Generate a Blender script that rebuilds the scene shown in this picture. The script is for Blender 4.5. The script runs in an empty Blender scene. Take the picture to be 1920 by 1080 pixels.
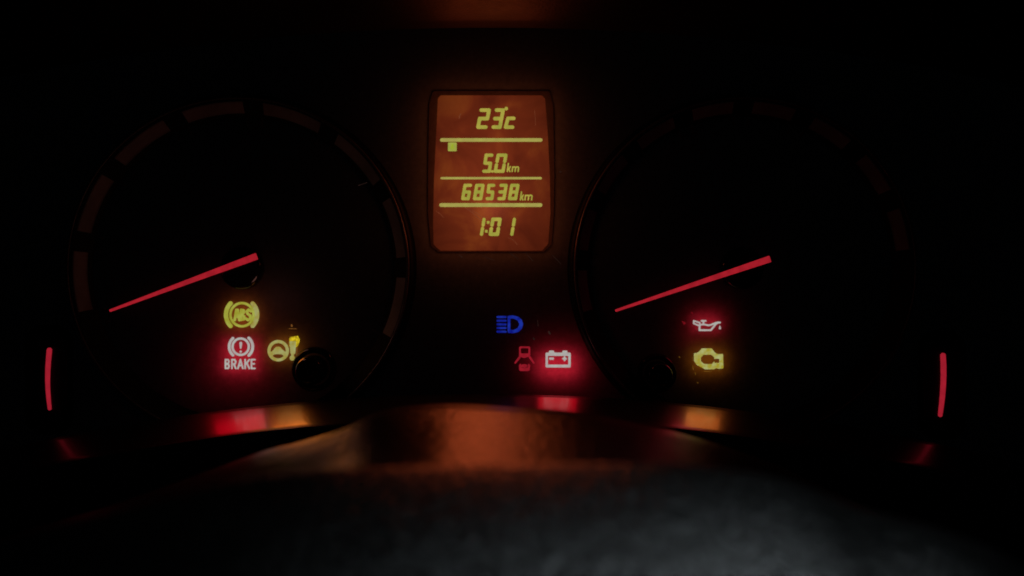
import bpy, bmesh, math, random
import numpy as np
from mathutils.geometry import delaunay_2d_cdt
from math import radians as R, sin, cos, pi, hypot, atan2
random.seed(7)
sc = bpy.context.scene
COL = sc.collection
S = 0.0002            # metres on the dial plane for one pixel of the 1920 wide photograph
D = 0.42              # camera to dial plane

# ------------------------------------------------------------------ camera, world, exposure
cam = bpy.data.cameras.new('camera')
cam.sensor_width = 36.0
cam.lens = 36.0 * D / (1920 * S)
cam.clip_start = 0.005; cam.clip_end = 20
cam.dof.use_dof = True; cam.dof.focus_distance = .388; cam.dof.aperture_fstop = 7.0
co = bpy.data.objects.new('camera', cam); COL.objects.link(co)
co.location = (0, -D, 0); co.rotation_euler = (pi / 2, 0, 0)
sc.camera = co
world = bpy.data.worlds.new("World"); sc.world = world; world.use_nodes = True
bg = world.node_tree.nodes['Background']
bg.inputs[0].default_value = (.55, .75, 1, 1); bg.inputs[1].default_value = .0008
sc.view_settings.view_transform = 'Standard'; sc.view_settings.look = 'None'
sc.view_settings.exposure = 0; sc.view_settings.gamma = 1
sc.cycles.use_denoising = True
sc.cycles.max_bounces = 6

def wx(px): return (px - 960) * S
def wz(py): return (540 - py) * S
def U(px, py, y):                     # the place at depth y seen beside dial pixel px, py
    k = (D + y) / D
    return (wx(px) * k, y, wz(py) * k)

# ------------------------------------------------------------------ lamps
def area(name, px, py, y, w, h, color, power, rot=(pi / 2, 0, 0), spread=180):
    """rectangular lamp; the default rotation looks out of the panel at the driver"""
    l = bpy.data.lights.new(name, 'AREA'); l.shape = 'RECTANGLE'
    l.size = w; l.size_y = h; l.energy = power; l.color = color; l.spread = R(spread)
    o = bpy.data.objects.new(name, l); COL.objects.link(o)
    o.location = (wx(px), y, wz(py)); o.rotation_euler = rot
    return o
OUT = (-pi / 2, 0, 0)                  # faces the driver (-Y)
RED = (1, .025, .06); AMB = (1, .30, .03); ORA = (1, .115, .030); PATCH = (1, .20, .03)
def led(name, px, py, w, h, color, glow, out, y=.0042, oc=None, ox=None, oy=None, ow=None, oh=None, tilt=42, spread=70):
    """a telltale's LED: what leaks through the dial film, and what falls out of the window on the trim"""
    area(name + '_led_back', px, py, y, w * S, h * S, color, glow * .20, OUT)
    if out: area(name + '_led_window', ox or px, oy or py, -.0062, (ow or w) * S, (oh or h) * S, oc or color, out, (-(pi / 2 - R(tilt)), 0, 0), spread)
led('abs', 453, 592, 50, 40, (1, .22, .03), .0012, 0)
led('brake', 451, 668, 66, 60, RED, .0036, .00044, oc=(1, 0, .015), ox=434, ow=98)
led('brake_spill', 440, 690, 90, 50, RED, .0010, 0, .012)
led('steering', 532, 655, 50, 30, AMB, .0008, .00048, oc=(1, .19, .025), ox=528, oy=650, ow=70, oh=30, spread=110)
led('battery', 1047, 684, 72, 42, RED, .0044, .00011, oc=(1, 0, .015))
led('door', 983, 674, 20, 24, RED, .00004, 0)
led('beam', 955, 608, 30, 20, (.02, .06, 1), .00001, 0)
led('oil', 1325, 606, 50, 24, RED, .0013, .00004)
led('engine', 1329, 676, 62, 40, (1, .28, .02), .0010, .00016, oc=PATCH, ow=66)
area('display_backlight', 921, 322, -.0035, 165 * S, 270 * S, ORA, .0135, OUT)
area('display_spill', 923, 323, .0050, 222 * S, 292 * S, (1, .22, .07), .0016, OUT)
area('display_haze', 921, 325, .013, 200 * S, 260 * S, (1, .26, .10), .00085, OUT)
def scatter(name, px, py, y, color, power):  # added point lamps floating before the dial, they brighten rings and knob rims
    l = bpy.data.lights.new(name, 'POINT'); l.shadow_soft_size = .004; l.energy = power; l.color = color
    o = bpy.data.objects.new(name, l); COL.objects.link(o); o.location = (wx(px), y, wz(py))
scatter('brake_spread_fill', 510, 560, -.017, (1, .38, .30), .0012)
scatter('steering_spread_fill', 540, 640, -.004, AMB, .0007)
scatter('oil_spread_fill', 1296, 640, -.004, RED, .0006)
scatter('abs_spread_fill', 453, 566, -.004, AMB, .00006)
scatter('display_spread_fill', 921, 380, -.030, (1, .2, .1), .0034)
# dim street light falling through the windscreen
l = bpy.data.lights.new('street_light', 'AREA'); l.shape = 'RECTANGLE'; l.size = .15; l.size_y = .06
l.spread = R(23); l.energy = .015; l.color = (.80, .93, 1)
o = bpy.data.objects.new('street_light', l); COL.objects.link(o)
from mathutils import Vector
hubp = Vector((.049, -.235, -.047)); o.location = hubp + Vector((.33, .14, .94)) * .5
o.rotation_euler = (hubp + Vector((0, -.038, 0)) - o.location).to_track_quat('-Z', 'Y').to_euler()

# ------------------------------------------------------------------ materials
def newmat(name):
    m = bpy.data.materials.new(name); m.use_nodes = True
    nt = m.node_tree; nt.nodes.clear()
    out = nt.nodes.new('ShaderNodeOutputMaterial')
    return m, nt, out
def noise(nt, scale, detail=4, rough=.6, coord='Object', sc3=None):
    tc = nt.nodes.new('ShaderNodeTexCoord'); n = nt.nodes.new('ShaderNodeTexNoise')
    n.inputs['Scale'].default_value = scale; n.inputs['Detail'].default_value = detail
    n.inputs['Roughness'].default_value = rough
    if sc3:
        mp = nt.nodes.new('ShaderNodeMapping'); mp.inputs['Scale'].default_value = sc3[0]
        mp.inputs['Rotation'].default_value = sc3[1]
        nt.links.new(tc.outputs[coord], mp.inputs[0]); nt.links.new(mp.outputs[0], n.inputs['Vector'])
    else: nt.links.new(tc.outputs[coord], n.inputs['Vector'])
    return n
def ramp(nt, src, stops):
    r = nt.nodes.new('ShaderNodeValToRGB'); e = r.color_ramp.elements
    while len(e) < len(stops): e.new(.5)
    for k, (p, c) in enumerate(stops):
        e[k].position = p; e[k].color = (*c, 1) if len(c) == 3 else c
    nt.links.new(src, r.inputs[0]); return r
def plastic(name, color, rough=.4, spec=.5, bump=0, bscale=3000, var=.35, trans=None, rvar=.1, sc3=None, bdist=.0002, detail=5, coat=0):
    m, nt, out = newmat(name)
    b = nt.nodes.new('ShaderNodeBsdfPrincipled')
    b.inputs['Specular IOR Level'].default_value = spec
    b.inputs['Coat Weight'].default_value = coat; b.inputs['Coat Roughness'].default_value = .12
    n = noise(nt, 60, 6)
    lo = tuple(c * (1 - var) for c in color); hi = tuple(c * (1 + var) for c in color)
    r = ramp(nt, n.outputs['Fac'], [(.3, lo), (.7, hi)]); nt.links.new(r.outputs[0], b.inputs['Base Color'])
    n2 = noise(nt, 220, 5)
    mr = nt.nodes.new('ShaderNodeMapRange'); mr.inputs['To Min'].default_value = max(.02, rough - rvar)
    mr.inputs['To Max'].default_value = rough + rvar
    nt.links.new(n2.outputs['Fac'], mr.inputs['Value']); nt.links.new(mr.outputs[0], b.inputs['Roughness'])
    if bump:
        n3 = noise(nt, bscale, detail, sc3=sc3); bp = nt.nodes.new('ShaderNodeBump')
        bp.inputs['Strength'].default_value = bump; bp.inputs['Distance'].default_value = bdist
        nt.links.new(n3.outputs['Fac'], bp.inputs['Height']); nt.links.new(bp.outputs[0], b.inputs['Normal'])
    if trans:
        t = nt.nodes.new('ShaderNodeBsdfTranslucent')
        n4 = noise(nt, 420, 6, .7)
        rr = ramp(nt, n4.outputs['Fac'], [(.32, tuple(c * .72 for c in trans)), (.62, trans), (.78, tuple(min(1, c * 1.5) for c in trans))])
        nt.links.new(rr.outputs[0], t.inputs[0])
        a = nt.nodes.new('ShaderNodeAddShader')
        nt.links.new(b.outputs[0], a.inputs[0]); nt.links.new(t.outputs[0], a.inputs[1])
        nt.links.new(a.outputs[0], out.inputs[0])
    else: nt.links.new(b.outputs[0], out.inputs[0])
    return m
def glow(name, color, strength=1, var=.12, second=None, scale=350):
    """lit print: emission with the unevenness of its diffuser"""
    m, nt, out = newmat(name)
    e = nt.nodes.new('ShaderNodeEmission'); e.inputs[1].default_value = strength
    n = noise(nt, scale, 3)
    c2 = second or color
    r = ramp(nt, n.outputs['Fac'], [(.35, tuple(c * (1 - var) for c in color)), (.65, tuple(c * (1 + var) for c in c2))])
    nt.links.new(r.outputs[0], e.inputs[0]); nt.links.new(e.outputs[0], out.inputs[0])
    return m
film = plastic('dial_film_black', (.006, .006, .006), .55, .25, .25, 5000, trans=(.30, .28, .27))
black = plastic('black_plastic', (.006, .006, .007), .35, .4, .2, 4000)
blackdull = plastic('black_plastic_dull', (.004, .004, .004), .6, .2, .3, 2500)
gloss = plastic('black_gloss', (.005, .005, .005), .12, .5)
rimm = plastic('rim_satin', (.10, .10, .10), .28, .8)
segm = plastic('ring_grey_paint', (.30, .28, .28), .45, .5, .3, 4000)
trim = plastic('trim_plastic', (.010, .009, .009), .32, .9, .10, 900, rvar=.04, sc3=((1, 9, 1), (0, 0, R(35))), bdist=.00012, coat=.3)
shroudm = plastic('column_cover_grain', (.012, .009, .008), .31, .8, .7, 420, rvar=.07, bdist=.0005, detail=7)
leather = plastic('wheel_leather_grain', (.012, .0125, .012), .27, .5, .9, 430, rvar=.05, bdist=.0009, detail=4, sc3=((1.3, .5, .8), (0, 0, 0)))
redneedle = glow('needle_red', (.345, .0110, .020), 1, .12)
barred = glow('bar_red', (.33, .011, .024), 1, .10)
white_r = glow('lit_white', (.44, .37, .36), 1, .10, (.38, .39, .36))
yell = glow('lit_yellow', (.35, .34, .026), 1, .16, (.32, .34, .055))
yellw = glow('lit_yellow_pale', (.37, .30, .05), 1, .15, (.31, .32, .12))
yellhot = glow('lit_amber_yellow', (.42, .34, .008), 1, .2, (.34, .36, .14), 420)
ambglint = glow('glint_amber', (.30, .17, .008), 1, .5, (.5, .38, .01), 700)  # emissive colour for the glint painted above the exclamation mark
lcdg = glow('lcd_green', (.34, .345, .048), 1, .12, (.37, .32, .050), 260)
lcdg2 = glow('lcd_yellow_line', (.37, .32, .075), 1, .08, (.35, .33, .07))
lcdsq = glow('lcd_square', (.32, .35, .055), 1, .10)
blue = glow('lit_blue', (.005, .009, .30), 1, .35, (.008, .022, .24))
reddim = glow('lit_red_dim', (.32, .010, .022), 1, .30, (.24, .008, .016))
redwin = glow('lit_red_window', (.20, .005, .012), 1, .25, (.16, .004, .010))

def screen_mat():
    m, nt, out = newmat('lcd_screen')
    e = nt.nodes.new('ShaderNodeEmission')
    n = noise(nt, 55, 5, .55); n.inputs['Distortion'].default_value = .6
    r = ramp(nt, n.outputs['Fac'], [(.30, (.075, .0100, .0038)), (.52, (.128, .0185, .0055)), (.72, (.20, .040, .0075))])
    # the lamps stand behind the middle of the panel: brightest there
    tc = nt.nodes.new('ShaderNodeTexCoord'); mp = nt.nodes.new('ShaderNodeMapping')
    mp.inputs['Scale'].default_value = (36, 1, 23)
    g = nt.nodes.new('ShaderNodeTexGradient'); g.gradient_type = 'SPHERICAL'
    nt.links.new(tc.outputs['Object'], mp.inputs[0]); nt.links.new(mp.outputs[0], g.inputs[0])
    mr = nt.nodes.new('ShaderNodeMapRange'); mr.inputs['To Min'].default_value = .60; mr.inputs['To Max'].default_value = 1.38
    mr.inputs['From Max'].default_value = .85
    nt.links.new(g.outputs['Fac'], mr.inputs['Value']); nt.links.new(r.outputs[0], e.inputs[0]); nt.links.new(mr.outputs[0], e.inputs[1])
    b = nt.nodes.new('ShaderNodeBsdfPrincipled'); b.inputs['Base Color'].default_value = (.01, .005, .004, 1); b.inputs['Roughness'].default_value = .3
    a = nt.nodes.new('ShaderNodeAddShader'); nt.links.new(e.outputs[0], a.inputs[0]); nt.links.new(b.outputs[0], a.inputs[1])
    nt.links.new(a.outputs[0], out.inputs[0]); return m
screenm = screen_mat()
framem = plastic('lcd_window_frame', (.05, .02, .015), .4, .4, trans=(.16, .12, .10))

# ------------------------------------------------------------------ object helpers
def thing(name, label, cat, loc=(0, 0, 0), group=None):
    o = bpy.data.objects.new(name, None); COL.objects.link(o); o.location = loc; o.empty_display_size = .005
    o['label'] = label; o['category'] = cat
    if group: o['group'] = group
    return o
def link(name, me, mat, parent=None):
    if mat: me.materials.clear(); me.materials.append(mat)
    o = bpy.data.objects.new(name, me); COL.objects.link(o)
    if parent: o.parent = parent
    return o
def origin(o):
    v = Vector((0, 0, 0))
    while o: v += o.location; o = o.parent
    return v
# signed distances in photograph pixels
def cap(x0, y0, x1, y1, r0, r1=None):
    r1 = r0 if r1 is None else r1
    def f(X, Y):
        dx, dy = x1 - x0, y1 - y0; L = dx * dx + dy * dy or 1e-9
        t = np.clip(((X - x0) * dx + (Y - y0) * dy) / L, 0, 1)
        return np.hypot(X - x0 - t * dx, Y - y0 - t * dy) - (r0 + (r1 - r0) * t)
    return f
def path(pts, r, closed=False):
    q = list(pts) + ([pts[0]] if closed else [])
    return union(*[cap(*a, *b, r) for a, b in zip(q, q[1:])])
def ring(cx, cy, r, w): return lambda X, Y: np.abs(np.hypot(X - cx, Y - cy) - r) - w / 2
def disc(cx, cy, r): return lambda X, Y: np.hypot(X - cx, Y - cy) - r
def ell(cx, cy, a, b): return lambda X, Y: (np.hypot((X - cx) / a, (Y - cy) / b) - 1) * min(a, b)
def arc(cx, cy, r, w, a0, a1):
    pts = [(cx + r * cos(R(a0 + (a1 - a0) * k / 14)), cy - r * sin(R(a0 + (a1 - a0) * k / 14))) for k in range(15)]
    return path(pts, w / 2)
def box(x0, y0, x1, y1, rd=0):
    def f(X, Y):
        qx = np.abs(X - (x0 + x1) / 2) - (x1 - x0) / 2 + rd; qy = np.abs(Y - (y0 + y1) / 2) - (y1 - y0) / 2 + rd
        return np.hypot(np.maximum(qx, 0), np.maximum(qy, 0)) + np.minimum(np.maximum(qx, qy), 0) - rd
    return f
def poly(pts, rd=0):
    P = list(pts)
    def f(X, Y):
        d = np.full(X.shape, 1e9); s = np.ones(X.shape); n = len(P); j = n - 1
        for i in range(n):
            (xi, yi), (xj, yj) = P[i], P[j]; ex, ey = xj - xi, yj - yi; ax, ay = X - xi, Y - yi
            t = np.clip((ax * ex + ay * ey) / (ex * ex + ey * ey), 0, 1)
            d = np.minimum(d, np.hypot(ax - ex * t, ay - ey * t))
            c1 = Y >= yi; c2 = Y < yj; c3 = ex * ay > ey * ax
            s = np.where((c1 & c2 & c3) | (~c1 & ~c2 & ~c3), -s, s); j = i
        return s * d - rd
    return f
def union(*fs):
    def f(X, Y):
        d = fs[0](X, Y)
        for g in fs[1:]: d = np.minimum(d, g(X, Y))
        return d
    return f
def minus(a, *bs):
    def f(X, Y):
        d = a(X, Y)
        for g in bs: d = np.maximum(d, -g(X, Y))
        return d
    return f
def inter(a, b): return lambda X, Y: np.maximum(a(X, Y), b(X, Y))
def contours(f, x0, y0, x1, y1, h):
    xs = np.arange(x0, x1 + h, h); ys = np.arange(y0, y1 + h, h)
    X, Y = np.meshgrid(xs, ys, indexing='ij'); V = f(X, Y) + 1e-7
    In = V < 0; nxt = {}
    pt = {}
    def ep(i, j, k, l):
        key = (i, j, k, l)
        if key not in pt:
            a, b = V[i, j], V[k, l]; t = a / (a - b)
            pt[key] = (xs[i] + (xs[k] - xs[i]) * t, ys[j] + (ys[l] - ys[j]) * t)
        return key
    mixed = np.zeros((len(xs) - 1, len(ys) - 1), int)
    for a, b, w in ((0, 0, 1), (1, 0, 2), (1, 1, 4), (0, 1, 8)):
        mixed += In[a:len(xs) - 1 + a, b:len(ys) - 1 + b] * w
    T = {1: [(3, 0)], 2: [(0, 1)], 3: [(3, 1)], 4: [(1, 2)], 5: [(3, 2), (1, 0)], 6: [(0, 2)], 7: [(3, 2)], 8: [(2, 3)], 9: [(2, 0)],
         10: [(0, 3), (2, 1)], 11: [(2, 1)], 12: [(1, 3)], 13: [(1, 0)], 14: [(0, 3)]}
    for i, j in np.argwhere((mixed > 0) & (mixed < 15)):
        i, j = int(i), int(j)
        E = [(i, j, i + 1, j), (i + 1, j, i + 1, j + 1), (i, j + 1, i + 1, j + 1), (i, j, i, j + 1)]
        for a, b in T[int(mixed[i, j])]: nxt.setdefault(ep(*E[a]), []).append(ep(*E[b]))
    loops = []
    while nxt:
        s = next(iter(nxt)); cur = s; loop = []
        while cur in nxt:
            loop.append(pt[cur]); n = nxt[cur].pop()
            if not nxt[cur]: del nxt[cur]
            cur = n
            if cur == s: break
        if len(loop) > 3: loops.append(loop)
    return loops
def simplify(loop, tol):
    def dp(p):
        if len(p) < 3: return p
        a, b = p[0], p[-1]; dx, dy = b[0] - a[0], b[1] - a[1]; L = hypot(dx, dy) or 1e-9
        k, m = 0, 0
        for i in range(1, len(p) - 1):
            q = abs((p[i][0] - a[0]) * dy - (p[i][1] - a[1]) * dx) / L if L > 1e-6 else hypot(p[i][0] - a[0], p[i][1] - a[1])
            if q > m: k, m = i, q
        if m <= tol: return [a, b]
        return dp(p[:k + 1])[:-1] + dp(p[k:])
    h = len(loop) // 2
    return dp(loop[:h + 1])[:-1] + dp(loop[h:] + [loop[0]])[:-1]
def plate(name, f, bounds, mat, parent=None, y=-.0003, depth=1.0, bevel=.35, h=.6, tol=.05, persp=False):
    """solid plate with the outline of distance f; its back lies on depth y, depth and bevel are in pixels"""
    org = origin(parent) if parent else Vector((0, 0, 0))
    P0, edges, P1 = [], [], []
    for lp in contours(f, *bounds, h):
        lp = simplify(lp, tol)
        if len(lp) < 3: continue
        n0 = len(P0); m = len(lp)
        P0 += lp; edges += [(n0 + k, n0 + (k + 1) % m) for k in range(m)]
    X = np.array([p[0] for p in P0]); Y = np.array([p[1] for p in P0]); e = .15
    gx = (f(X + e, Y) - f(X - e, Y)); gy = (f(X, Y + e) - f(X, Y - e)); L = np.maximum(np.hypot(gx, gy), 1e-6)
    P1 = list(zip(X - gx / L * bevel, Y - gy / L * bevel))
    vs, es, fs, ov, oe, of = delaunay_2d_cdt([Vector(p) for p in P1], edges, [], 0, 1e-5)
    fs = [t for t in fs if len(t) == 3]
    C = np.array([[sum(vs[k][c] for k in t) / 3 for c in (0, 1)] for t in fs])
    keep = f(C[:, 0], C[:, 1]) < 0
    yb, ym, yt = y - org.y, y - (depth - bevel * .8) * S - org.y, y - depth * S - org.y
    pk = (D + y - depth * S) / D if persp else 1     # the outline was measured at this plate's own depth
    def w(p, yy): return (wx(p[0]) * pk - org.x, yy, wz(p[1]) * pk - org.z)
    n = len(P0); mp = {}
    V = [w(p, yb) for p in P0] + [w(p, ym) for p in P0]
    for k, srcs in enumerate(ov): mp[k] = 2 * n + k
    V += [w(p, yt) for p in vs]
    back = {}
    for k, srcs in enumerate(ov):
        for q in srcs: back[q] = 2 * n + k
    F = [tuple(mp[k] for k in t) for t, kp in zip(fs, keep) if kp]
    for a, b in edges:
        F.append((a, b, n + b, n + a))
        if a in back and b in back and back[a] != back[b]: F.append((n + a, n + b, back[b], back[a]))
    me = bpy.data.meshes.new(name); me.from_pydata(V, [], F); me.update()
    bm = bmesh.new(); bm.from_mesh(me)
    bmesh.ops.recalc_face_normals(bm, faces=bm.faces); bm.to_mesh(me); bm.free()
    return link(name, me, mat, parent)
def lathe(name, cx, cy, prof, mat, parent, n=96, a0=0, a1=360, smooth=True, close=False):
    """profile of (radius px, y m) turned round the axis through cx, cy; degrees count anticlockwise from the right"""
    org = origin(parent) if parent else Vector((0, 0, 0)); bm = bmesh.new(); full = abs(a1 - a0) >= 360
    rows = []
    for k in range(n if full else n + 1):
        a = R(a0 + (a1 - a0) * k / n)
        rows.append([bm.verts.new((wx(cx + r * cos(a)) - org.x, y - org.y, wz(cy - r * sin(a)) - org.z)) for r, y in prof])
    m = len(prof)
    for k in range(len(rows) if full else len(rows) - 1):
        A, B = rows[k], rows[(k + 1) % len(rows)]
        for i in range(m if close else m - 1): bm.faces.new((A[i], A[(i + 1) % m], B[(i + 1) % m], B[i]))
    if not full and close:
        bm.faces.new(rows[0]); bm.faces.new(rows[-1][::-1])
    bmesh.ops.remove_doubles(bm, verts=bm.verts, dist=1e-7)
    bmesh.ops.recalc_face_normals(bm, faces=bm.faces)
    me = bpy.data.meshes.new(name); bm.to_mesh(me); bm.free()
    if smooth:
        for p in me.polygons: p.use_smooth = True
    return link(name, me, mat, parent)
def bar3(name, a, b, w, h, mat, parent, y0):
    """small bevelled bar from pixel a to pixel b standing on depth y0"""
    org = origin(parent); bm = bmesh.new(); dx, dz = b[0] - a[0], b[1] - a[1]; L = hypot(dx, dz); nx, nz = -dz / L * w / 2, dx / L * w / 2
    bot = [(a[0] + nx, a[1] + nz), (b[0] + nx, b[1] + nz), (b[0] - nx, b[1] - nz), (a[0] - nx, a[1] - nz)]
    mx, mz = (a[0] + b[0]) / 2, (a[1] + b[1]) / 2
    V = [bm.verts.new((wx(x) - org.x, y0 - org.y, wz(z) - org.z)) for x, z in bot]
    T = [bm.verts.new((wx(mx + (x - mx) * .9) - org.x, y0 - h - org.y, wz(mz + (z - mz) * .9) - org.z)) for x, z in bot]
    bm.faces.new(V); bm.faces.new(T)
    for i in range(4): bm.faces.new((V[i], V[(i + 1) % 4], T[(i + 1) % 4], T[i]))
    bmesh.ops.recalc_face_normals(bm, faces=bm.faces)
    me = bpy.data.meshes.new(name); bm.to_mesh(me); bm.free(); return link(name, me, mat, parent)
def interp(x, pts):
    if x <= pts[0][0]: return pts[0][1] + (x - pts[0][0]) * (pts[1][1] - pts[0][1]) / (pts[1][0] - pts[0][0])
    for k in range(len(pts) - 1):
        (xa, ya), (xb, yb) = pts[k], pts[k + 1]
        if x <= xb:
            # Catmull-Rom
            y_1 = pts[k - 1] if k else (2 * xa - xb, 2 * ya - yb); y2 = pts[k + 2] if k + 2 < len(pts) else (2 * xb - xa, 2 * yb - ya)
            m0 = (yb - y_1[1]) / (xb - y_1[0]) * (xb - xa); m1 = (y2[1] - ya) / (y2[0] - xa) * (xb - xa)
            t = (x - xa) / (xb - xa); t2, t3 = t * t, t ** 3
            return (2 * t3 - 3 * t2 + 1) * ya + (t3 - 2 * t2 + t) * m0 + (-2 * t3 + 3 * t2) * yb + (t3 - t2) * m1
    (xa, ya), (xb, yb) = pts[-2], pts[-1]
    return yb + (x - xb) * (yb - ya) / (xb - xa)
def sweep(name, xs, section, mat, parent=None):
    """surface through one section (list of points) for each x"""
    bm = bmesh.new(); rows = [[bm.verts.new(p) for p in section(x)] for x in xs]
    for A, B in zip(rows, rows[1:]):
        for i in range(len(A) - 1): bm.faces.new((A[i], B[i], B[i + 1], A[i + 1]))
    bmesh.ops.recalc_face_normals(bm, faces=bm.faces)
    me = bpy.data.meshes.new(name); bm.to_mesh(me); bm.free()
    for p in me.polygons: p.use_smooth = True
    return link(name, me, mat, parent)

# ------------------------------------------------------------------ the panel behind the instruments
GL, GR, GY = 456, 1389, 503
lcd_out = poly([(816, 176), (1026, 176), (1032, 200), (1034, 330), (1033, 400), (1029, 456), (1018, 467), (824, 467), (813, 458), (808, 400), (808, 330), (810, 196)], 6)
panel = plate('instrument_panel', minus(box(-120, -20, 2040, 980), disc(GL, GY, 284), disc(GR, GY, 284), lcd_out),
              (-124, -24, 2044, 984), film, None, y=.0006, depth=3, bevel=0, h=4, tol=.15)
panel['kind'] = 'structure'

mk = glow('film_mark', (.020, .010, .008), 1, .4)  # emissive scratch and dust marks, with a painted tick reflection among them
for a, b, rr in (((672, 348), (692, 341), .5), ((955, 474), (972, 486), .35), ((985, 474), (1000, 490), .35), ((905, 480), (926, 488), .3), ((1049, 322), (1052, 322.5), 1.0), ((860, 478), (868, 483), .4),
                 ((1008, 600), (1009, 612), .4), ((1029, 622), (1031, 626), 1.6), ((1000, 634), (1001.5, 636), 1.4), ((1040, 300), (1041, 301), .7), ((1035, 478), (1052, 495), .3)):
    o = plate('scratch_glint', cap(*a, *b, rr), (min(a[0], b[0]) - 3, min(a[1], b[1]) - 3, max(a[0], b[0]) + 3, max(a[1], b[1]) + 3), mk, panel, y=-.0001, depth=.3, bevel=0, h=.3)

# ------------------------------------------------------------------ the two round gauges
def wedge(a, b, ra, rb):
    L = hypot(b[0] - a[0], b[1] - a[1]); nx, ny = -(b[1] - a[1]) / L, (b[0] - a[0]) / L; i = 1.2
    return poly([(a[0] + nx * (ra - i), a[1] + ny * (ra - i)), (b[0] + nx * (rb - i), b[1] + ny * (rb - i)), (b[0] - nx * (rb - i), b[1] - ny * (rb - i)), (a[0] - nx * (ra - i), a[1] - ny * (ra - i))], i)
def gauge(name, cx, cy, label, cat, gaps, skip, tip, hub):
    t = thing(name, label, cat, (wx(cx), 0, wz(cy)), 'round gauges of the instrument panel')
    face = plate('dial_face', disc(cx, cy, 287), (cx - 290, cy - 290, cx + 290, cy + 290), film, t, y=.0012, depth=3, bevel=0, h=4, tol=.05)
    lathe('bezel', cx, cy, [(284, .0012), (283, -.0006), (287, -.0012), (309, -.0060), (310, -.0064), (317, -.0078), (321, -.006), (326, .0012)], blackdull, t, 128)
    lathe('rim', cx, cy, [(313 + 2.6 * cos(a), -.0086 + .0005 * sin(a)) for a in [2 * pi * k / 8 for k in range(8)]], rimm, t, 160, close=True)
    for a, b in zip(gaps, gaps[1:]):
        if (a, b) in skip: continue
        g = 3.6
        lathe('ring_segment', cx, cy, [(289, -.0014), (289, -.0021), (291, -.0024), (306, -.0060), (308, -.0062), (308, -.0056)], segm, t, 14, b + g, a - g, smooth=False, close=True)
    for a in gaps[:]:
        for s in (-1, 1):
            th = R(a + s * 2.7); c_, s_ = cos(th), -sin(th)
            bar3('tick_mark', (cx + 268 * c_, cy + 268 * s_), (cx + 290 * c_, cy + 290 * s_), 3, .0007, rimm, t, -.0001)
    lathe('hub_cap', cx, cy, [(40, 0), (39.5, -.0032), (37.5, -.0042), (33, -.0046), (0, -.0049)], gloss, t, 64)
    nd = plate('needle', wedge(tip, hub, 2.3, 6.2), (min(tip[0], hub[0]) - 12, min(tip[1], hub[1]) - 12, max(tip[0], hub[0]) + 12, max(tip[1], hub[1]) + 12),
               redneedle, t, y=-.0056, depth=4, bevel=.8, h=.8, persp=True)
    return t
gl = [199 - 28.4 * k for k in range(9)]
gr = [199 - 21.8 * k for k in range(11)]
gauge('speedometer', GL, GY, 'large round gauge with red needle, standing above the ABS and BRAKE lights', 'gauge', gl, [], (206, 582.4), (480, 480.6))
gauge('tachometer', GR, GY, 'large round gauge with red needle, standing above the red oil can light', 'gauge', gr[:-1], [], (1155, 582.4), (1443.5, 485.6))

# ------------------------------------------------------------------ side gauges
def side_gauge(label, pts, s):
    cx = sum(p[0] for p in pts) / len(pts); cy = sum(p[1] for p in pts) / len(pts)
    t = thing('side_gauge', label, 'gauge', (wx(cx), 0, wz(cy)), 'slim side gauges with a lit red bar')
    plate('dial_face', box(cx - 34, cy - 92, cx + 34, cy + 92, 26), (cx - 40, cy - 98, cx + 40, cy + 98), film, t, y=-.0004, depth=2, bevel=.5, h=2)
    plate('frame', minus(box(cx - 44, cy - 102, cx + 44, cy + 102, 34), box(cx - 33, cy - 91, cx + 33, cy + 91, 25)), (cx - 50, cy - 108, cx + 50, cy + 108), blackdull, t, y=-.0004, depth=7, bevel=1.5, h=2)
    plate('indicator_bar', union(*[cap(*a, *b, ra, rb) for a, b, ra, rb in zip(pts, pts[1:], R_, R_[1:])]), (cx - 16, cy - 72, cx + 16, cy + 72), barred, t, y=-.0014, depth=3, bevel=.8, h=.7)
R_ = [4.6, 4.5, 4.4, 4.1, 3.9, 3.6, 3.3]
side_gauge('slim side gauge with bowed red bar, outside the gauge over the ABS light', [(96, 656), (94.3, 674), (93, 693), (92.6, 712), (93.2, 730), (94.6, 748), (96.5, 765)], -1)
R_ = [4.8, 5, 5, 4.9, 4.6, 4.3, 3.9]
side_gauge('slim side gauge with bowed red bar, outside the gauge over the oil can', [(1765, 666), (1765.8, 684), (1766, 703), (1765.4, 722), (1764, 741), (1762, 760), (1759.8, 777)], 1)

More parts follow.
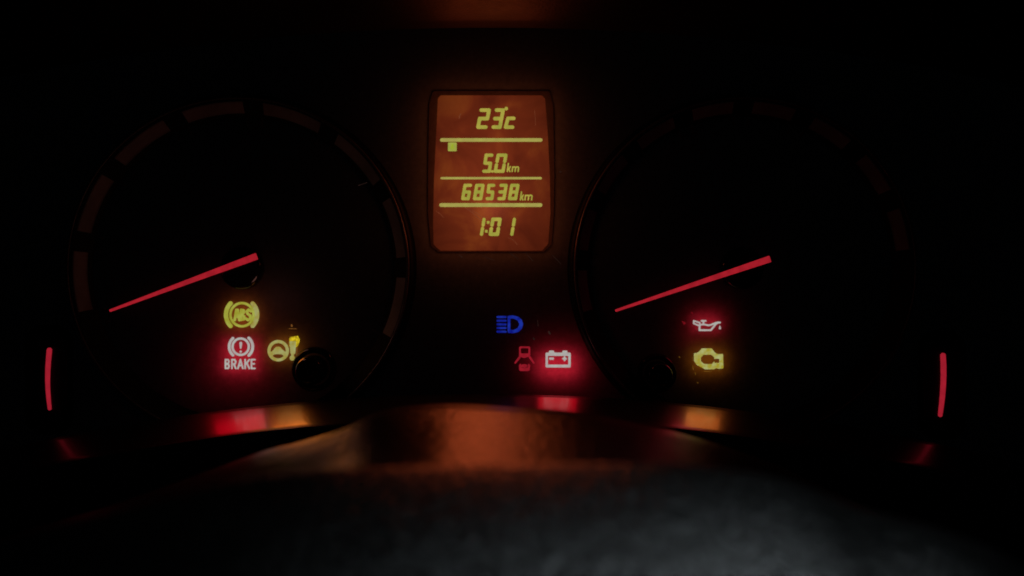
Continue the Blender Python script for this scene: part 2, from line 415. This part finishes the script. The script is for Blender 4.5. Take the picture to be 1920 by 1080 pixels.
# ------------------------------------------------------------------ display
dt = thing('information_display', 'upright orange display reading 23c, 5.0 km, 68538 km and 1:01', 'display', (wx(921), 0, wz(322)))
plate('screen', poly([(827, 181), (1015, 181), (1020, 186), (1025, 250), (1029, 330), (1030, 400), (1026, 456), (1016, 468), (826, 468), (815, 458), (814, 420), (816, 330), (821, 230), (823, 186)], 2),
      (800, 165, 1045, 480), screenm, dt, y=.0003, depth=3, bevel=.5, h=1.5)
plate('frame', lambda X, Y: lcd_out(X, Y) + .6, (784, 154, 1056, 490), framem, dt, y=.0008, depth=3, bevel=.4, h=1.2)
YS = -.00035            # readouts stand on the screen glass
def readout(name): 
    o = bpy.data.objects.new(name, None); COL.objects.link(o); o.parent = dt; o.empty_display_size = .003; return o
def seg(segs, x0, y0, w, h, st, sl):
    """one slanted seven segment character between the given corners"""
    r = st / 2; g = 'g' in segs; mid = h / 2
    def P(u, v): return (x0 + u + sl * (h - v), y0 + v)
    e = 0 if g else r * 1.05; i = r * .95
    L = {'a': (P(i, r), P(w - i, r)), 'd': (P(i, h - r), P(w - i, h - r)), 'g': (P(i * 1.0, mid), P(w - i, mid)),
         'f': (P(i, r), P(i, mid - e)), 'e': (P(i, mid + e), P(i, h - r)), 'b': (P(w - i, r), P(w - i, mid - e)), 'c': (P(w - i, mid + e), P(w - i, h - r))}
    if set(segs) == {'b', 'c'}: L['b'] = (P(w - i, r * .9), P(w - i, mid - e)); L['c'] = (P(w - i, mid + e), P(w - i, h - r * .9))
    return union(*[cap(*L[s][0], *L[s][1], r) for s in segs])
DG = {'0': 'abcdef', '1': 'bc', '2': 'abged', '3': 'abgcd', '5': 'afgcd', '6': 'afgecd', '8': 'abcdefg', 'c': 'ged'}
def digit(ch, x0, x1, y0, y1, st, par, sl=.20, name='digit'):
    h = y1 - y0; w = x1 - x0 - sl * h
    if ch == 'c':
        H = h; r = st / 2
        f = path([(x1 - r - .5, y0 + r), (x0 + r + sl * H, y0 + r), (x0 + r, y1 - r), (x1 - r - 3.0, y1 - r)], r)
    else: f = seg(DG[ch], x0, y0, w, h, st, sl)
    o = plate(name, f, (x0 - 4, y0 - 3, x1 + 4, y1 + 3), lcdg, par, y=YS, depth=.9, bevel=.25, h=.5, tol=.04); return o
def km(x, y0, y1, xm, xe, par):
    r = 1.35; s = .14; hh = y1 - y0
    def q(u, v): return (u + s * (y1 - v), v)
    ym = y0 + hh * .36
    plate('letter', union(path([q(x + r, y0 + r), q(x + r, y1 - r)], r), path([q(xm - 3.2, ym + 1), q(x + 3.6, y1 - hh * .30), q(xm - 2.6, y1 - r)], r)), (x - 3, y0 - 2, xm + 5, y1 + 3), lcdg, par, y=YS, depth=.9, bevel=.2, h=.4, tol=.04)
    w = xe - xm - s * (y1 - ym) - .5
    plate('letter', union(path([q(xm + r, y1 - r), q(xm + r, ym + r)], r), path([q(xm + r, ym + r + .4), q(xm + w * .42, ym + r), q(xm + w * .5, ym + 3), q(xm + w * .5, y1 - r)], r),
          path([q(xm + w * .5, ym + 3), q(xm + w * .62, ym + r), q(xm + w - 2.4, ym + r), q(xm + w - r, ym + 3.4), q(xm + w - r, y1 - r)], r)), (xm - 3, y0 - 2, xe + 5, y1 + 3), lcdg, par, y=YS, depth=.9, bevel=.2, h=.4, tol=.04)
rt = readout('temperature_readout')
digit('2', 892.6, 920.8, 203.4, 242, 6.8, rt, .19); digit('3', 921.2, 947.2, 203.4, 242, 6.8, rt, .19)
digit('c', 944.6, 967.2, 218.9, 242, 6.6, rt, .2)
plate('degree_dot', disc(949.3, 204, 3.3), (944, 199, 955, 209), lcdg, rt, y=YS, depth=1.3, bevel=.25, h=.5)
rt = readout('trip_readout')
digit('5', 903.8, 925.4, 288.1, 324.3, 6.2, rt, .15); digit('0', 925.2, 952, 288.1, 324.3, 6.2, rt, .18)
plate('decimal_point', disc(923.3, 321.6, 2.5), (919, 317, 928, 326), lcdg, rt, y=YS, depth=1.3, bevel=.2, h=.5)
km(949.6, 305.7, 323, 958.6, 974.6, rt)
rt = readout('odometer_readout')
for ch, a, b in (('6', 864.4, 885.6), ('8', 886.4, 909), ('5', 910.4, 928.8), ('3', 932, 952.4), ('8', 952, 974.4)):
    digit(ch, a, b, 344.7, 375.6, 6.0, rt, .17 if ch != '5' else .13)
km(974.2, 358.8, 376.2, 982.6, 999.8, rt)
rt = readout('clock_readout')
digit('1', 890.5, 911.0, 408.6, 442, 6.0, rt, .19 * .9); digit('0', 915.8, 941.2, 408, 442.6, 6.6, rt, .17); digit('1', 946.5, 967.8, 408.6, 442, 6.0, rt, .17)
for x, y in ((915.4, 417), (911.9, 433.8)): plate('colon_dot', box(x - 2.6, y - 2.6, x + 2.6, y + 2.6, .8), (x - 4, y - 4, x + 4, y + 4), lcdg, rt, y=YS, depth=.9, bevel=.2, h=.4)
for x0, x1, y, r in ((825.3, 1017, 262.7, 3.35), (825.8, 1016, 334.3, 2.15), (823.8, 1016.8, 384.6, 3.55)):
    plate('divider_line', cap(x0 + r, y, x1 - r, y, r), (x0 - 3, y - 6, x1 + 3, y + 6), lcdg2, dt, y=YS, depth=.9, bevel=.25, h=.5)
sq = plate('trip_square', minus(box(840, 267.4, 856.5, 283.8, 2)), (836, 263, 861, 288), lcdsq, dt, y=YS, depth=.9, bevel=.25, h=.5)
m_in = glow('lcd_square_mark', (.33, .42, .012), 1, .05)
plate('square_mark', path([(846.4, 279.8), (847.4, 271.8), (849.4, 271.8), (850.4, 279.8)], .8), (842, 268, 855, 283), m_in, sq, y=YS - .0002, depth=.5, bevel=.1, h=.3)
# fine scratches in the display window, their glint put in as emission
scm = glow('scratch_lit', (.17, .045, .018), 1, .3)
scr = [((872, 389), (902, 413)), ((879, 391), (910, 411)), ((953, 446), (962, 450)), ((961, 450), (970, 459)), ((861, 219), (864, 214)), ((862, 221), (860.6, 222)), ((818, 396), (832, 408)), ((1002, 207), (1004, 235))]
for k, (a, b) in enumerate(scr):
    rr = (.45, .40, .5, .35, .9, .8, .3, .3)[k]
    plate('scratch_glint', path([a, ((a[0] + b[0]) / 2 + .6, (a[1] + b[1]) / 2 - .7), b], rr), (min(a[0], b[0]) - 3, min(a[1], b[1]) - 3, max(a[0], b[0]) + 3, max(a[1], b[1]) + 3), scm, dt, y=YS, depth=.3, bevel=0, h=.3)

# ------------------------------------------------------------------ warning lights
TG = 'lit warning lights'
def tell(name, label, cx, cy): return thing(name, label, 'warning light', (wx(cx), 0, wz(cy)), TG)
YT = -.0002
def P_(n, f, b, m, t, dep=1.0, h=.5): return plate(n, f, b, m, t, y=YT, depth=dep, bevel=.25, h=h, tol=.05)
t = tell('abs_light', 'yellow ABS light in a bracketed ring, above the BRAKE light', 453.5, 590)
B = (412, 560, 496, 622)
P_('ring', ring(454, 590, 21.7, 4.7), B, yell, t)
P_('bracket', arc(454.6, 590, 30.4, 8.2, 136, 224), B, yell, t); P_('bracket', arc(452.4, 590, 30.0, 8.2, -44, 44), B, yellw, t)
lw = 2.5
P_('letter', union(path([(440.5, 600), (443.6, 581), (446, 581), (449, 600)], lw), cap(442, 594, 447.5, 594, 1.9)), B, yell, t, 1.3)
P_('letter', union(path([(452.6, 581), (452.6, 599.6)], lw), path([(452.6, 581), (457, 581.5), (457.6, 586), (453.5, 590), (458.4, 593), (458, 598.6), (452.6, 599.6)], lw * .9)), B, yell, t, 1.35)
P_('letter', path([(471, 583.5), (466.4, 580.6), (462.8, 584), (465, 588.6), (470, 592), (469.8, 597.8), (465.4, 600), (461.6, 597.4)], lw), B, yell, t, 1.4)
t = tell('brake_light', 'white and red brake light with an exclamation mark over the word BRAKE', 451.5, 665)
B = (420, 628, 484, 673)
P_('ring', ring(451.6, 650, 15.3, 4.3), B, white_r, t)
P_('bracket', arc(451.4, 650, 21.3, 5.2, 132, 228), B, white_r, t); P_('bracket', arc(452.2, 650, 21.9, 5.4, -48, 48), B, white_r, t)
P_('exclamation_mark', union(cap(451.8, 643.4, 451.6, 652.6, 2.7, 1.4), disc(451.6, 659.2, 2.2)), B, white_r, t)
def letter(strokes, x, y, w, h, r, t, mat): 
    P_('letter', union(*[path([(x + r + u * (w - 2 * r), y + r + v * (h - 2 * r)) for u, v in s], r) for s in strokes]), (x - 3, y - 3, x + w + 3, y + h + 3), mat, t, 1.0, .4)
BR = {'B': [[(0, 0), (0, 1)], [(0, 0), (.75, .02), (.95, .2), (.8, .42), (.1, .48)], [(.1, .48), (.85, .55), (1, .78), (.8, .98), (0, 1)]],
      'R': [[(0, 0), (0, 1)], [(0, 0), (.75, .02), (1, .24), (.8, .48), (0, .52)], [(.5, .52), (1, 1)]],
      'A': [[(0, 1), (.5, 0), (1, 1)], [(.25, .66), (.75, .66)]],
      'K': [[(0, 0), (0, 1)], [(1, 0), (.1, .55)], [(.4, .4), (1, 1)]], 'E': [[(1, 0), (0, 0), (0, 1), (1, 1)], [(0, .48), (.8, .48)]]}
for k, ch in enumerate('BRAKE'): letter(BR[ch], 421.6 + (0, 12.0, 23.4, 36.8, 48.6)[k], 672.6, (9.8, 10.4, 12.2, 11, 9.6)[k], 19.6, 1.55, t, white_r)
t = tell('steering_light', 'yellow steering wheel light with exclamation mark, beside the BRAKE light', 532, 655)
B = (498, 630, 570, 682)
hole_top = minus(inter(disc(522, 657.5, 14.3), lambda X, Y: Y - 659.3), union(disc(521.6, 658.0, 8.2), cap(509, 665, 521, 654.4, 4.2), cap(535, 665, 522, 654.4, 4.2)))
hole_bot = inter(inter(disc(522, 657.5, 14.3), disc(521.6, 676.6, 14)), lambda X, Y: 664 - Y)
P_('steering_wheel_symbol', minus(disc(522, 657.5, 20.1), hole_top, hole_bot), B, yellw, t)
P_('exclamation_mark', union(poly([(544.5, 641), (554, 641), (552.6, 662), (546.2, 662)], 1.4), disc(548.2, 671.2, 4.8), cap(549.4, 660, 548.2, 670, 2.6)), B, yellw, t)
P_('painted_glint', poly([(545, 633.5), (558, 631.5), (560.5, 637), (558.4, 646), (555.6, 649), (543.6, 648)], 1.8), (538, 626, 568, 656), ambglint, t, .7)  # amber lens glint put in as an emissive plate
P_('painted_glint', union(cap(547, 609.5, 547.4, 611.6, 1.5), cap(542, 616, 556, 616.6, .5), cap(557, 652, 556.5, 668, .7)), (536, 604, 566, 674), glow('glint_dim', (.16, .06, .012), 1, .4), t, .5, .4)  # dimmer glints around it, painted with emission too
t = tell('high_beam_light', 'blue headlight symbol with a stack of short lines, below the orange display', 955, 608)
for k in range(5):
    y = (594.4, 601.3, 608.2, 615.0, 621.8)[k]
    P_('beam_line', cap(933, y, 947.8, y, 2.0), (926, y - 5, 954, y + 5), blue, t)
P_('headlight_symbol', minus(poly([(954, 594), (962, 593.6), (971, 596), (976.6, 601), (978.6, 608), (976.6, 615), (971, 620.4), (962, 622.6), (954, 622)], 2.2),
   poly([(957.6, 598), (963, 598), (970, 601.5), (973.4, 608), (970, 614.5), (963, 618), (957.6, 618)], .6)), (946, 586, 986, 630), blue, t)
t = tell('door_light', 'dim red car symbol with open doors, just left of the battery light', 983, 673)
B = (958, 644, 1008, 700)
P_('cabin_outline', minus(box(973.2, 649.4, 994.2, 669.4, 3), box(976.6, 652.8, 990.8, 662.6, 1.5)), B, reddim, t)
P_('open_door', cap(974, 670, 966, 680.4, 2.1, 1.6), B, reddim, t); P_('open_door', cap(993.6, 670, 1000.6, 680.4, 2.1, 1.6), B, reddim, t)
P_('cabin_light', ell(982.6, 667.4, 6.2, 3.6), B, reddim, t, 1.6)
P_('boot_outline', minus(box(973.2, 681.6, 993.6, 695.6, 4), box(976.6, 677, 990.4, 689.6, 3)), B, reddim, t)
P_('boot_light', ell(983, 686, 6.5, 3.4), B, reddim, t, 1.6)
t = tell('battery_light', 'white battery symbol with minus and plus, glowing bright red around it', 1046.5, 673)
B = (1016, 652, 1076, 694)
P_('battery_case', union(minus(box(1022.9, 661, 1070, 689, 2.2), box(1027.3, 667.2, 1065.4, 683.6, .6)), box(1029.4, 657.2, 1039.2, 665, 2), box(1054.2, 657.2, 1064, 665, 2)), B, white_r, t)
P_('minus_sign', box(1029.4, 670, 1038.6, 674.6, 1.6), B, white_r, t); P_('plus_sign', union(cap(1058.5, 669.2, 1058.5, 675.6, 1.7), cap(1055.6, 672.4, 1061.4, 672.4, 1.7), disc(1058.5, 672.4, 2.7)), B, white_r, t)
t = tell('oil_light', 'white oil can symbol with a drop, glowing red above the engine light', 1325, 609)
B = (1292, 592, 1360, 630)
P_('oil_can', union(path([(1311.6, 610.6), (1311.2, 619), (1332.6, 619), (1342.8, 606.4), (1346.6, 604.6), (1349.6, 604.8)], 1.7), path([(1311.6, 610), (1315, 608.4), (1322, 608.6), (1328, 610), (1333, 609), (1341, 605.6), (1346.6, 604.4)], 1.6),
   path([(1300.6, 601.4), (1311.8, 605.0), (1312, 609.4), (1309, 610), (1300.8, 606.6)], 1.5, True), cap(1315.2, 601.6, 1322.8, 601.6, 1.7), cap(1318.6, 602, 1318.8, 608, 1.7)), B, white_r, t, 1.0, .4)
P_('oil_drop', union(disc(1349.6, 615.4, 2.1), cap(1349.4, 610.6, 1349.6, 615, .5, 1.8)), B, white_r, t, 1.0, .4)
P_('painted_glint', union(disc(1282.6, 606, 2.6), cap(1278.8, 602.6, 1284.4, 606.6, 1.0), cap(1296, 585.6, 1298.6, 587, .9)), (1272, 580, 1304, 614), glow('glint_red', (.21, .005, .010), 1, .4, (.12, .003, .006), 900), t, .5, .4)  # red glints beside the can, given as emissive colour
t = tell('engine_light', 'yellow engine outline symbol below the red oil can light', 1328.5, 673)
B = (1294, 646, 1364, 700)
outer = union(poly([(1316.6, 655), (1333.4, 655), (1339.6, 663), (1346, 666), (1353.6, 665.2), (1354.4, 689), (1347.4, 689.6), (1342, 688), (1338, 690.6), (1322, 690.6), (1312, 685), (1307.6, 683), (1303, 676), (1302.6, 664), (1306.6, 663.6), (1311, 661)], 1.8))
inn = union(poly([(1319, 666), (1333, 665.8), (1338, 670), (1338.4, 677), (1334.6, 681.4), (1326, 682), (1319.6, 681), (1315, 677), (1314.4, 670.6)], .8), box(1339.4, 672.6, 1348.4, 680.2, .8), cap(1337, 676.4, 1342, 676.4, .8))
P_('engine_outline', minus(outer, inn), B, yellhot, t)
P_('painted_glint', union(cap(1297.4, 669, 1299.4, 677, .45), cap(1298.6, 686, 1300, 693, .5), cap(1303, 698, 1304, 703, .4), cap(1307, 717, 1308.6, 718, .6), cap(1273, 669, 1274.6, 670, .7), cap(1320, 696, 1334, 696.4, .6), cap(1346, 695, 1352, 692.6, .5)),
   (1268, 662, 1360, 722), glow('glint_dim_yellow', (.12, .055, .006), 1, .5), t, .5, .35)  # small yellow glints painted round the engine symbol

# ------------------------------------------------------------------ reset knobs
def knob(label, cx, cy, s=1.0):
    t = thing('reset_knob', label, 'knob', (wx(cx), 0, wz(cy)), 'round black reset knobs')
    lathe('collar', cx, cy, [(42 * s, 0), (41.6 * s, -.0016), (39 * s, -.0024), (33 * s, -.0026), (30.5 * s, -.0014), (30 * s, 0)], gloss, t, 64)
    lathe('stem', cx, cy, [(27 * s, 0), (26.5 * s, -.010), (25.6 * s, -.0114), (22 * s, -.0123), (12 * s, -.0127), (0, -.0129)], gloss, t, 64)
knob('black reset knob beside the yellow steering wheel light', 590, 692)
knob('black reset knob left of the yellow engine light', 1231, 700, .88)

# ------------------------------------------------------------------ lower ledge of the bezel
ledge = thing('bezel_ledge', 'black glossy arched ledge below the gauges mirroring red and amber lights', 'dashboard trim')
def ytop(x): return 739 + 1.28e-4 * (x - 905) ** 2
def sec(x):
    p = []
    yt = ytop(x); a = 1 if x > 960 else 0
    wd = 44 + 6 * min(1, abs(x - 905) / 700)
    p.append(U(x, yt + 60, -.0015))
    p.append(U(x, yt + 3, -.0165)); p.append(U(x, yt, -.0178)); 
    for k in range(1, 9):
        t_ = k / 8; p.append(U(x, yt + wd * (t_ * .9 + .1 * t_ * t_), -.0178 - .027 * t_))
    p.append(U(x, yt + wd + 3, -.0456)); p.append((p[-1][0], -.046, p[-1][2] - .004)); p.append((p[-1][0], -.046, -.13))
    return p
sweep('ledge_surface', range(-300, 2240, 20), sec, trim, ledge)

# ------------------------------------------------------------------ hood above the panel
hood = thing('instrument_hood', 'dark hood over the instruments faintly lit orange above the display', 'dashboard hood')
def hsec(x):
    yb = 52 + 1.1e-4 * (x - 920) ** 2
    a = U(x, yb, -.030); p = [(a[0], .002, .16), (a[0], -.028, .14), (a[0], -.0292, a[2] + .004), a]
    for k in range(1, 6): p.append((a[0], -.030 - .011 * k, a[2] + .0004 * k * k))
    p.append((a[0], -.088, p[-1][2] + .002)); p.append((a[0], -.088, .118)); p.append((a[0], -.03, .135)); return p
sweep('hood_underside', range(-500, 2440, 40), hsec, plastic('hood_grain', (.005, .0045, .0045), .45, .05, .4, 900, bdist=.0003), hood)

# ------------------------------------------------------------------ steering column cover
cover = thing('steering_column_cover', 'black grained column cover behind the wheel hub, mirroring the orange display', 'steering column')
SP = [(-300, 1120), (0, 1010), (200, 950), (330, 905), (430, 868), (500, 843), (560, 828), (640, 803), (690, 779), (730, 766), (790, 759), (860, 757), (1000, 766), (1100, 776), (1200, 795), (1300, 818), (1450, 870), (1600, 940), (1900, 1080), (2200, 1200)]
def csec(x):
    ys = interp(x, SP); a = U(x, ys, -.11); p = [(a[0], -.100, -.16), (a[0], -.1065, a[2] - .006), (a[0], -.1085, a[2] - .0012), a]
    for k in range(1, 13):
        t_ = k / 12; p.append((a[0] * (1 + .1 * t_), -.11 - .095 * t_, a[2] - .0135 * t_ - .003 * t_ * t_ - .0030 * min(1, max(0, (850 - x) / 160)) * min(1, max(0, (t_ - .12) / .2)))) 
    p.append((p[-1][0], -.208, -.16)); return p
sweep('cover_top', range(-300, 2220, 20), csec, shroudm, cover)

# ------------------------------------------------------------------ steering wheel hub
wheel = thing('steering_wheel_hub', 'dark leather grained steering wheel hub at the bottom, dimly lit grey', 'steering wheel')
HP = [(-300, 1130), (0, 1020), (200, 962), (330, 925), (430, 900), (560, 884), (700, 876), (900, 870), (1100, 868), (1250, 869), (1400, 884), (1500, 908), (1600, 948), (1750, 988), (1850, 1024), (1920, 1060), (2100, 1140), (2300, 1240)]
def wsec(x):
    ys = interp(x, HP); a = U(x, ys, -.205); p = [(a[0], -.196, -.16), (a[0], -.196, a[2] - .010), (a[0], -.198, a[2] - .004), (a[0], -.2012, a[2] - .0009), a]
    for k in range(1, 25):
        t_ = k / 24; p.append((a[0], -.205 - .052 * t_, a[2] - .022 * (.35 * t_ + .65 * t_ ** 1.5)))
    p.append((a[0], -.262, p[-1][2] - .02)); p.append((a[0], -.264, -.16)); return p
sweep('hub_pad', range(-400, 2420, 16), wsec, leather, wheel)
